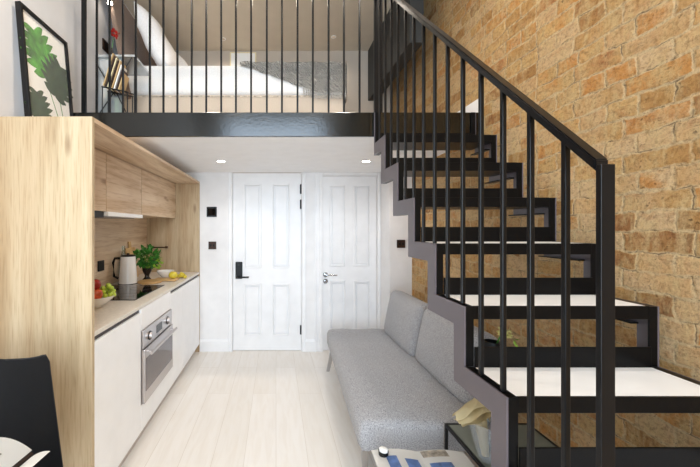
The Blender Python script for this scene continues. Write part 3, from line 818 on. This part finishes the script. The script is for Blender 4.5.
sd = thing('side_table', 'glass-topped side table with thin black frame standing under the stairs', 'side table', (1.0, 1.35, 0))
tx0, tx1, ty0_, ty1_, tzt = .835, 1.25, 1.02, 1.66, .415
bm = bmn()
for a in ((tx0, tx0+.012, ty0_, ty1_), (tx1-.012, tx1, ty0_, ty1_), (tx0+.012, tx1-.012, ty0_, ty0_+.012), (tx0+.012, tx1-.012, ty1_-.012, ty1_)):
    box(bm, a[0], a[1], a[2], a[3], tzt-.014, tzt)
obj('frame', bm, M['black'], sd)
obj('table_top', B(tx0+.0125, tx1-.0125, ty0_+.0125, ty1_-.0125, tzt-.010, tzt-.001), flat('smoked glass', (120, 124, 112), .06, trans=.0, spec=.6), sd)
for x in (tx0+.006, tx1-.006):
    for y in (ty0_+.006, ty1_-.006): obj('leg', B(x-.006, x+.006, y-.006, y+.006, 0, tzt-.0145), M['black'], sd)
# wire basket / clear vase with rolled papers
vx, vy = .888, 1.40
vz = tzt+.0005
vs = thing('glass_vase', 'clear ribbed tapering glass holding rolled newspapers on the side table', 'vase', (vx, vy, vz))
prof = [(0, 0), (.036, 0)]
for i in range(13): prof.append((.039+.0032*i+.003*(i % 2), .008+i*.0125))
prof += [(.078, .164), (.075, .164), (.038, .02), (0, .012)]
obj('cylinder', lathe(bmn(), prof, (vx, vy, vz), 40), M['vase_glass'], vs, smooth='all')
def roll(cx, cy, z0, L, r, turns, tilt, lb, mat, mat2=None):
    t = bmn()
    def fn(u, v):
        a = u*turns*2*PI; rr = r*(.45+.55*u)*(.55+.45*v); return (rr*math.cos(a), rr*math.sin(a), v*L)
    sheet(t, fn, 64, 3, .0012)
    xform(t, Matrix.Translation((cx, cy, z0)) @ Euler(tilt).to_matrix().to_4x4())
    return tag(obj('rolled_newspaper', t, mat, None, True, (cx, cy, z0)), lb, 'newspaper')
roll(vx-.016, vy-.004, vz+.022, .165, .030, 2.2, (0, -.20, .3), 'rolled cream newspaper in the clear glass cylinder, nearer the sofa', M['paper_c'])
roll(vx+.016, vy+.012, vz+.022, .160, .024, 2.6, (-.05, .22, 0), 'rolled silver-printed paper in the clear glass cylinder, nearer the stairs', M['silver'])
# folded newspaper flopping to the left
nb = bmn()
for q, (dz, dw, ln, w_) in enumerate(((.214, .0, .185, .085), (.200, -.008, .175, .095), (.188, -.016, .150, .080), (.222, .012, .120, .060))):
    def fold(u, v, dz=dz, dw=dw, ln=ln, w_=w_, q=q):
        x = vx+.035-ln*u
        z = vz+dz+.030*math.sin(PI*(u*.95+.25))-.020*u-(0 if u > .12 else .09*(1-u/.12))
        return (x, vy+dw+w_*(v-.5)*(1.0-.55*u)+.012*math.sin(u*5+q), z+(.016-.010*q)*math.sin(PI*v)*(.4+u)+.004*math.sin(u*13+v*5+q))
    sheet(nb, fold, 20, 8, .0025)
tag(obj('folded_newspaper', nb, M['paper_c'], None, True, (vx, vy, vz+.06)), 'folded cream newspaper flopping over the rim of the glass cylinder', 'newspaper')
# dark vase with cream flowers
fx, fy = .985, 1.53
fv = thing('flower_vase', 'tall black vase with one cream flower seen between the treads', 'vase', (fx, fy, vz))
obj('vase', lathe(bmn(), [(0, 0), (.045, 0), (.05, .01), (.052, .25), (.042, .42), (.034, .45), (.030, .45), (.036, .41), (.045, .25), (.044, .02), (0, .015)], (fx, fy, vz), 32), M['black'], fv, smooth=True)
bm = bmn(); tube(bm, [(fx, fy, vz+.02), (fx+.005, fy, vz+.40), (fx+.03, fy-.03, vz+.505)], .003, 6)
obj('stem', bm, M['leaf'], fv)
fl = leafball(fx+.035, fy-.035, vz+.50, .020, 70, .018, .012, 11)
obj('flower', fl, M['yellow_flower'], fv, smooth='all')
bm = leafball(fx+.07, fy-.03, vz+.475, .018, 8, .03, .014, 17)
obj('leaf', bm, M['leaf_pale'], fv, smooth='all')
# orange pouch
bm = bmn(); prism(bm, [(0, 0), (.075, 0), (.08, .03), (.03, .085), (0, .07)], 'y', 0, .03); bmesh.ops.bevel(bm, geom=list(bm.edges), offset=.004, segments=2, affect='EDGES')
xform(bm, Matrix.Translation((.925, 1.20, vz)))
single('leather_pouch', bm, M['orange'], 'small orange angular pouch glimpsed under the lowest white tread', 'pouch', (.925, 1.20, vz))

# ------------------------------------------------------------------ dining chair, table and magazine (lower left)
ch = thing('dining_chair', 'black leather dining chair in front of the tall oak panel', 'chair', (-1.03, 1.05, 0))
def backfn(u, v):   # u across -1..1, v up 0..1
    a = (u*2-1)
    hw = .325 - .12*v
    y = 1.16 + .09*v - .055*a*a
    top = .905 + .038*abs(a)**3 - .012*(1-abs(a))
    z = .48 + (top-.48)*v
    if abs(a) > .85: z -= (abs(a)-.85)**2*1.6*v
    return (-1.012 + hw*a, y, z)
o = obj('backrest', sheet(bmn(), backfn, 20, 12, .035), M['leather'], ch, smooth='all')
md = o.modifiers.new('soft', 'BEVEL'); md.width = .012; md.segments = 3; md.limit_method = 'ANGLE'
pad('seat', -1.03, .95, .455, .46, .44, .07, ch, M['leather'], bev=.025, puff=.012)
for x in (-1.21, -.85):
    for y in (.78, 1.13): obj('leg', tube(bmn(), [(x, y, .43), (x*1.0+(.02 if x > -1.03 else -.02), y+(.03 if y > .9 else -.03), .0)], .012, 10), M['black'], ch)
dt = thing('dining_table', 'small pale dining table by the black chair', 'table', (-1.0, .5, 0))
obj('table_top', B(-1.42, -.62, .1, .87, .71, .735, bev=.004), M['table_wood'], dt)
for x in (-1.38, -.68):
    for y in (.15, .72): obj('leg', B(x-.02, x+.02, y-.02, y+.02, 0, .7095), M['table_wood'], dt)
mg = thing('magazine', 'open magazine with a lemon photo lying in front of the black chair', 'magazine', (-.74, .80, .7355))
def pgL(u, v):   # left page arching up from the spine at right
    x = -.655 - .26*u; y = .70 + .20*v - .03*u
    return (x-.015*(1-v), y, .744 + .082*abs(math.sin(PI*min(1, u*1.10+.14)))**.8)
def pgL2(u, v):
    p = pgL(u, v); return (p[0]+.004, p[1]-.0, p[2]-.010)
def pgR(u, v):
    x = -.655 + .060*u; y = .70 + .195*v - .012*u
    return (x-.015*(1-v), y, .744 + .050*math.sin(PI*(.14+u*.35))**.8)
obj('page', sheet(bmn(), pgL, 24, 4, .002), M['paper'], mg, smooth=True)
obj('page', sheet(bmn(), pgL2, 24, 4, .002), M['brown_dark'], mg, smooth=True)
obj('page', sheet(bmn(), pgR, 10, 4, .002), M['paper'], mg, smooth=True)
obj('page_block', B(-.90, -.63, .70, .86, .7358, .7425, bev=.001), M['paper_c'], mg)
def ph(u, v):
    p = pgL(.12+u*.6, .12+.62*v); return (p[0], p[1], p[2]+.0032)
obj('printed_photo', sheet(bmn(), ph, 12, 3, .0006), M['printed'], mg, smooth='all')
def ph2(u, v):
    p = pgL(.30+u*.28, .45+.22*v); return (p[0], p[1], p[2]+.0042)
obj('lemon_photo', sheet(bmn(), ph2, 8, 3, .0006), M['lemon'], mg, smooth='all')

# ------------------------------------------------------------------ sleeping loft
BY0, BY1 = 2.80, 4.02
bed = thing('bed', 'double bed with white linen on the sleeping loft', 'bed', (-.4, BY0, ZM1))
zb = ZM1+.001
obj('base', B(-1.34, .575, BY0, BY1, zb, zb+.335, bev=.01), M['bedbase'], bed)
obj('base_trim', B(-1.33, .580, BY0-.006, BY0-.0005, zb+.325-.01, zb+.325, bev=.001), M['printed'], bed)
mt = pad('mattress', -.38, (BY0+BY1)/2, zb+.336+.130, 1.91, BY1-BY0, .255, bed, M['mattress'], bev=.05, puff=.012)
hb = bmn(); box(hb, -.02, .02, BY0-.02, BY1, 0, 1.0, bev=.01)
xform(hb, Matrix.Translation((-1.225, 0, zb+.30)) @ Matrix.Rotation(-.19, 4, 'Y'))
obj('headboard', hb, M['headboard'], bed)
def pillow(cx, cy, cz, w, l, th_, rot, lb):
    bm = bmn(); nu = nv = 14
    def surf(s):
        def fn(u, v):
            a, b = u*2-1, v*2-1
            e = (1-abs(a)**3.5)*(1-abs(b)**3.5)
            k = 1-.07*(1-abs(a))*abs(b)**4 - .0
            k2 = 1-.07*(1-abs(b))*abs(a)**4
            return (a*w/2*k2, b*l/2*k, s*th_/2*max(e, 0)**.55 + .006*math.sin(a*7+b*4)*e)
        return fn
    sheet(bm, surf(1), nu, nv); sheet(bm, surf(-1), nu, nv)
    bmesh.ops.remove_doubles(bm, verts=bm.verts, dist=.0005)
    xform(bm, Matrix.Translation((cx, cy, cz)) @ Euler(rot).to_matrix().to_4x4())
    o = tag(obj('pillow', bm, M['pillow'], None, 'all', (cx, cy, cz)), lb, 'pillow', 'pillows on the loft bed')
    return o
PZ = zb+.3+.29
pillow(-1.06, 3.08, PZ+.275, .60, .52, .20, (0, 1.10, 0), 'front white pillow propped at the head of the loft bed, nearest the railing')
pillow(-.97, 3.66, PZ+.250, .56, .54, .18, (0, .98, 0), 'rear white pillow propped at the head of the loft bed, by the taupe wall')
#pillow(-.83, 3.22, PZ+.16, .44, .5, .16, (0, .85, .05), 'white pillow leaning in front of the others on the loft bed')
# knitted throw over the foot and front side
TZ = zb+.3+.296
def throw(u, v):
    x = -.30 + .885*u
    # v: 0 at the rear top -> over the near edge -> down the front
    drop = .02 + .235*min(1, u/.72)
    if v < .6:
        y = BY1-.25 - (BY1-.25-(BY0-.012))*(v/.6); z = TZ + .012
    else:
        f = (v-.6)/.4; y = BY0-.020-.006*math.sin(u*22); z = TZ + .006 - drop*f
    z += .004*math.sin(u*40+v*9)
    if u > .985: z -= .01
    return (x, y, z)
tb = bmn(); sheet(tb, throw, 44, 30, .014)
def throw2(u, v):       # part hanging over the foot end
    y = BY0-.020 + (BY1-.3-BY0)*u; f = v
    return (.588+.006*math.sin(u*20), y, TZ+.012-.33*f*(1-.25*u))
sheet(tb, throw2, 20, 12, .014)
thr = tag(obj('throw_blanket', tb, M['knit'], None, 'all', (.3, BY0, TZ)), 'chunky grey knitted throw draped over the foot of the loft bed', 'blanket')
fb = bmn()
for i in range(20):
    u = .60+.39*i/19; x = -.30+.885*u; dr = .02+.235*min(1, u/.72)
    tube(fb, [(x, BY0-.024, TZ-dr+.01), (x+.004*math.sin(i), BY0-.03, TZ-dr-.05)], .005, 6)
obj('fringe', fb, M['knit'], thr)

# bedside table
nt = thing('bedside_table', 'pale bedside table with thin black crossed rods beside the loft bed', 'bedside table', (-1.19, 2.58, ZM1))
nx0, nx1, ny0, ny1, nzt = -1.31, -1.03, 2.44, 2.74, EYE+1.262
obj('table_top', B(nx0-.005, nx1+.005, ny0-.005, ny1+.005, nzt-.016, nzt, bev=.002), M['mirror'], nt)
obj('back_panel', B(nx0, nx1-.10, ny0+.02, ny0+.03, zb+.001, nzt-.017), M['mirror'], nt)
bm = bmn()
box(bm, nx0+.01, nx1-.01, ny0+.032, ny1, zb, zb+.015); 
obj('bottom_shelf', bm, M['mirror'], nt)
for (x, y) in ((nx0, ny0), (nx1, ny0), (nx0, ny1), (nx1, ny1)): obj('leg', tube(bmn(), [(x, y, zb), (x, y, nzt-.0165)], .005, 8), M['black'], nt)
for a, b in (((nx0, ny0, nzt-.06), (nx0+.14, ny0-.002, nzt-.30)), ((nx1-.02, ny0, nzt-.02), (nx0+.12, ny0-.002, nzt-.25)), ((nx0+.12, ny0-.002, nzt-.25), (nx1, ny0, nzt-.29)), ((nx0+.14, ny0-.002, nzt-.26), (nx0, ny0, zb+.02)), ((nx0+.14, ny0-.002, nzt-.26), (nx1-.04, ny0, zb+.02))):
    obj('rod', tube(bmn(), [a, b], .004, 8), M['black'], nt)
ball_ = obj('hub', ball(bmn(), (nx0+.13, ny0-.006, nzt-.27), .018), M['black'], nt, smooth='all')
pal = [M['tan'], M['brown_dark'], M['paper_c'], M['bronze'], M['tan'], M['paper'], M['brown_dark'], M['tan']]
nams = ['tan', 'dark brown', 'cream', 'bronze', 'tan', 'white', 'dark brown', 'tan']
ordn = ['first from the left', 'second from the left', 'third from the left', 'fourth from the left', 'fifth from the left', 'sixth from the left', 'seventh from the left', 'rightmost']
# slanted magazine rack
rk = thing('magazine_rack', 'slanted thin rack holding magazines on the side of the bedside table', 'magazine rack', (-1.12, 2.42, zb))
bm = bmn(); tube(bm, [(-1.215, 2.415, zb+.208), (-1.03, 2.415, zb+.168)], .005, 8); tube(bm, [(-1.215, 2.335, zb+.208), (-1.03, 2.335, zb+.168)], .005, 8)
obj('ledge', bm, M['black'], rk)
for y in (2.415, 2.335):
    for x in (-1.21, -1.035): obj('leg', tube(bmn(), [(x, y, zb), (x, y, zb+(.206 if x < -1.1 else .168))], .004, 8), M['black'], rk)
for i in range(8):
    x = -1.205+i*.0150; bm = B(-.004, .004, 2.335, 2.42, 0, .235-.012*i if i < 4 else .20-.025*(i-4), bev=.0008)
    xform(bm, Matrix.Translation((x, 0, zb+.2165-.0046*i)) @ Matrix.Rotation(.30, 4, 'Y'))
    tag(obj('magazine', bm, pal[i], None, False, (x, 2.40, zb+.2165-.0046*i)), f'slim {nams[i]} magazine, {ordn[i]} of those slanting beside the bedside table', 'magazine', 'magazines beside the loft bed')
# bottle and red flower
bt = thing('bud_vase', 'dark little bottle with a red flower on the bedside table', 'vase', (-1.235, 2.52, nzt))
obj('bottle', lathe(bmn(), [(0, 0), (.020, 0), (.022, .006), (.020, .04), (.008, .062), (.007, .085), (.009, .087), (0, .087)], (-1.235, 2.52, nzt+.0005), 20), M['brown_pot'], bt, smooth=True)
obj('stem', tube(bmn(), [(-1.235, 2.52, nzt+.08), (-1.225, 2.52, nzt+.15), (-1.215, 2.52, nzt+.19)], .0022, 6), M['leaf'], bt)
obj('flower', leafball(-1.213, 2.52, nzt+.20, .022, 30, .028, .02, 9), M['red'], bt, smooth='all')
single('trinket_bottle', lathe(bmn(), [(0, 0), (.012, 0), (.013, .02), (.006, .035), (.006, .05), (0, .05)], (-1.175, 2.53, nzt+.0005), 16), M['brown_dark'], 'tiny brown bottle right of the red-flower vase', 'bottle', (-1.175, 2.53, nzt+.0005), True)
# switch on left wall of loft, small picture/switch
sw = thing('light_switch', 'bronze light switch on the left wall above the bedside table', 'light switch', (XL, 2.78, EYE+1.50))
obj('plate', B(XL+.0005, XL+.010, 2.80, 2.90, EYE+1.50, EYE+1.59, bev=.002), M['bronze'], sw)
obj('toggle', B(XL+.0095, XL+.015, 2.84, 2.86, EYE+1.53, EYE+1.56, bev=.001), M['black'], sw)
# wall reading lamp
rl = thing('wall_lamp', 'small glowing reading lamp on the wall above the bedside table', 'wall lamp', (XL, 2.76, EYE+1.80))
obj('stem', tube(bmn(), [(XL+.001, 2.74, EYE+1.86), (XL+.05, 2.74, EYE+1.88), (XL+.09, 2.73, EYE+1.90)], .007, 8), M['chrome'], rl)
obj('shade', lathe(bmn(), [(.014, .06), (.018, .06), (.030, 0), (.027, 0), (.014, .055)], (XL+.10, 2.73, EYE+1.835), 20), M['chrome'], rl, smooth=True)
obj('bulb', ball(bmn(), (XL+.10, 2.73, EYE+1.835), .018), M['glow'], rl, smooth='all')
# pale flat panel on taupe wall
pp = thing('wall_panel', 'pale framed panel low on the taupe wall behind the bed', 'picture', (-.40, YU, EYE+1.98))
obj('frame', B(-.56, -.24, YU-.016, YU-.001, EYE+1.90, EYE+2.135, bev=.002), M['paper_c'], pp)
obj('print', B(-.545, -.255, YU-.018, YU-.0155, EYE+1.915, EYE+2.12), M['paper'], pp)

# ------------------------------------------------------------------ lights
def area(name, loc, rot, sx, sy, power, color):
    ld = bpy.data.lights.new(name, 'AREA'); ld.shape = 'RECTANGLE'; ld.size = sx; ld.size_y = sy; ld.energy = power; ld.color = color
    o = bpy.data.objects.new(name, ld); COL.objects.link(o); o.location = loc; o.rotation_euler = rot; o['kind'] = 'helper'
    return o
area('window_daylight', ((WX0+WX1)/2, YF-.04, (WZ0+WZ1)/2), (PI/2, 0, 0), WX1-WX0-.1, WZ1-WZ0-.1, 90, (.72, .86, 1.0))
w = bpy.data.worlds.new('World'); sc.world = w; w.use_nodes = True
bg = w.node_tree.nodes['Background']
sky = w.node_tree.nodes.new('ShaderNodeTexSky'); sky.sky_type = 'NISHITA'; sky.sun_disc = False; sky.sun_elevation = math.radians(40)
w.node_tree.links.new(sky.outputs[0], bg.inputs[0]); bg.inputs[1].default_value = .2

# ------------------------------------------------------------------ camera
cam = bpy.data.cameras.new('Camera'); co = bpy.data.objects.new('Camera', cam); COL.objects.link(co)
co.location = (0, 0, EYE); co.rotation_euler = (PI/2, 0, 0)
cam.sensor_width = 36; cam.lens = 335/700*36
cam.shift_x = (350-276)/700; cam.shift_y = -(233.5-228)/700
cam.clip_start = .02
sc.camera = co
sc.view_settings.view_transform = 'Standard'; sc.view_settings.look = 'None'
sc.view_settings.exposure = 0.92; sc.view_settings.gamma = 1; sc.view_settings.use_curve_mapping = False
sc.cycles.use_denoising = True
sc.cycles.max_bounces = 10; sc.cycles.diffuse_bounces = 6; sc.cycles.sample_clamp_indirect = 8
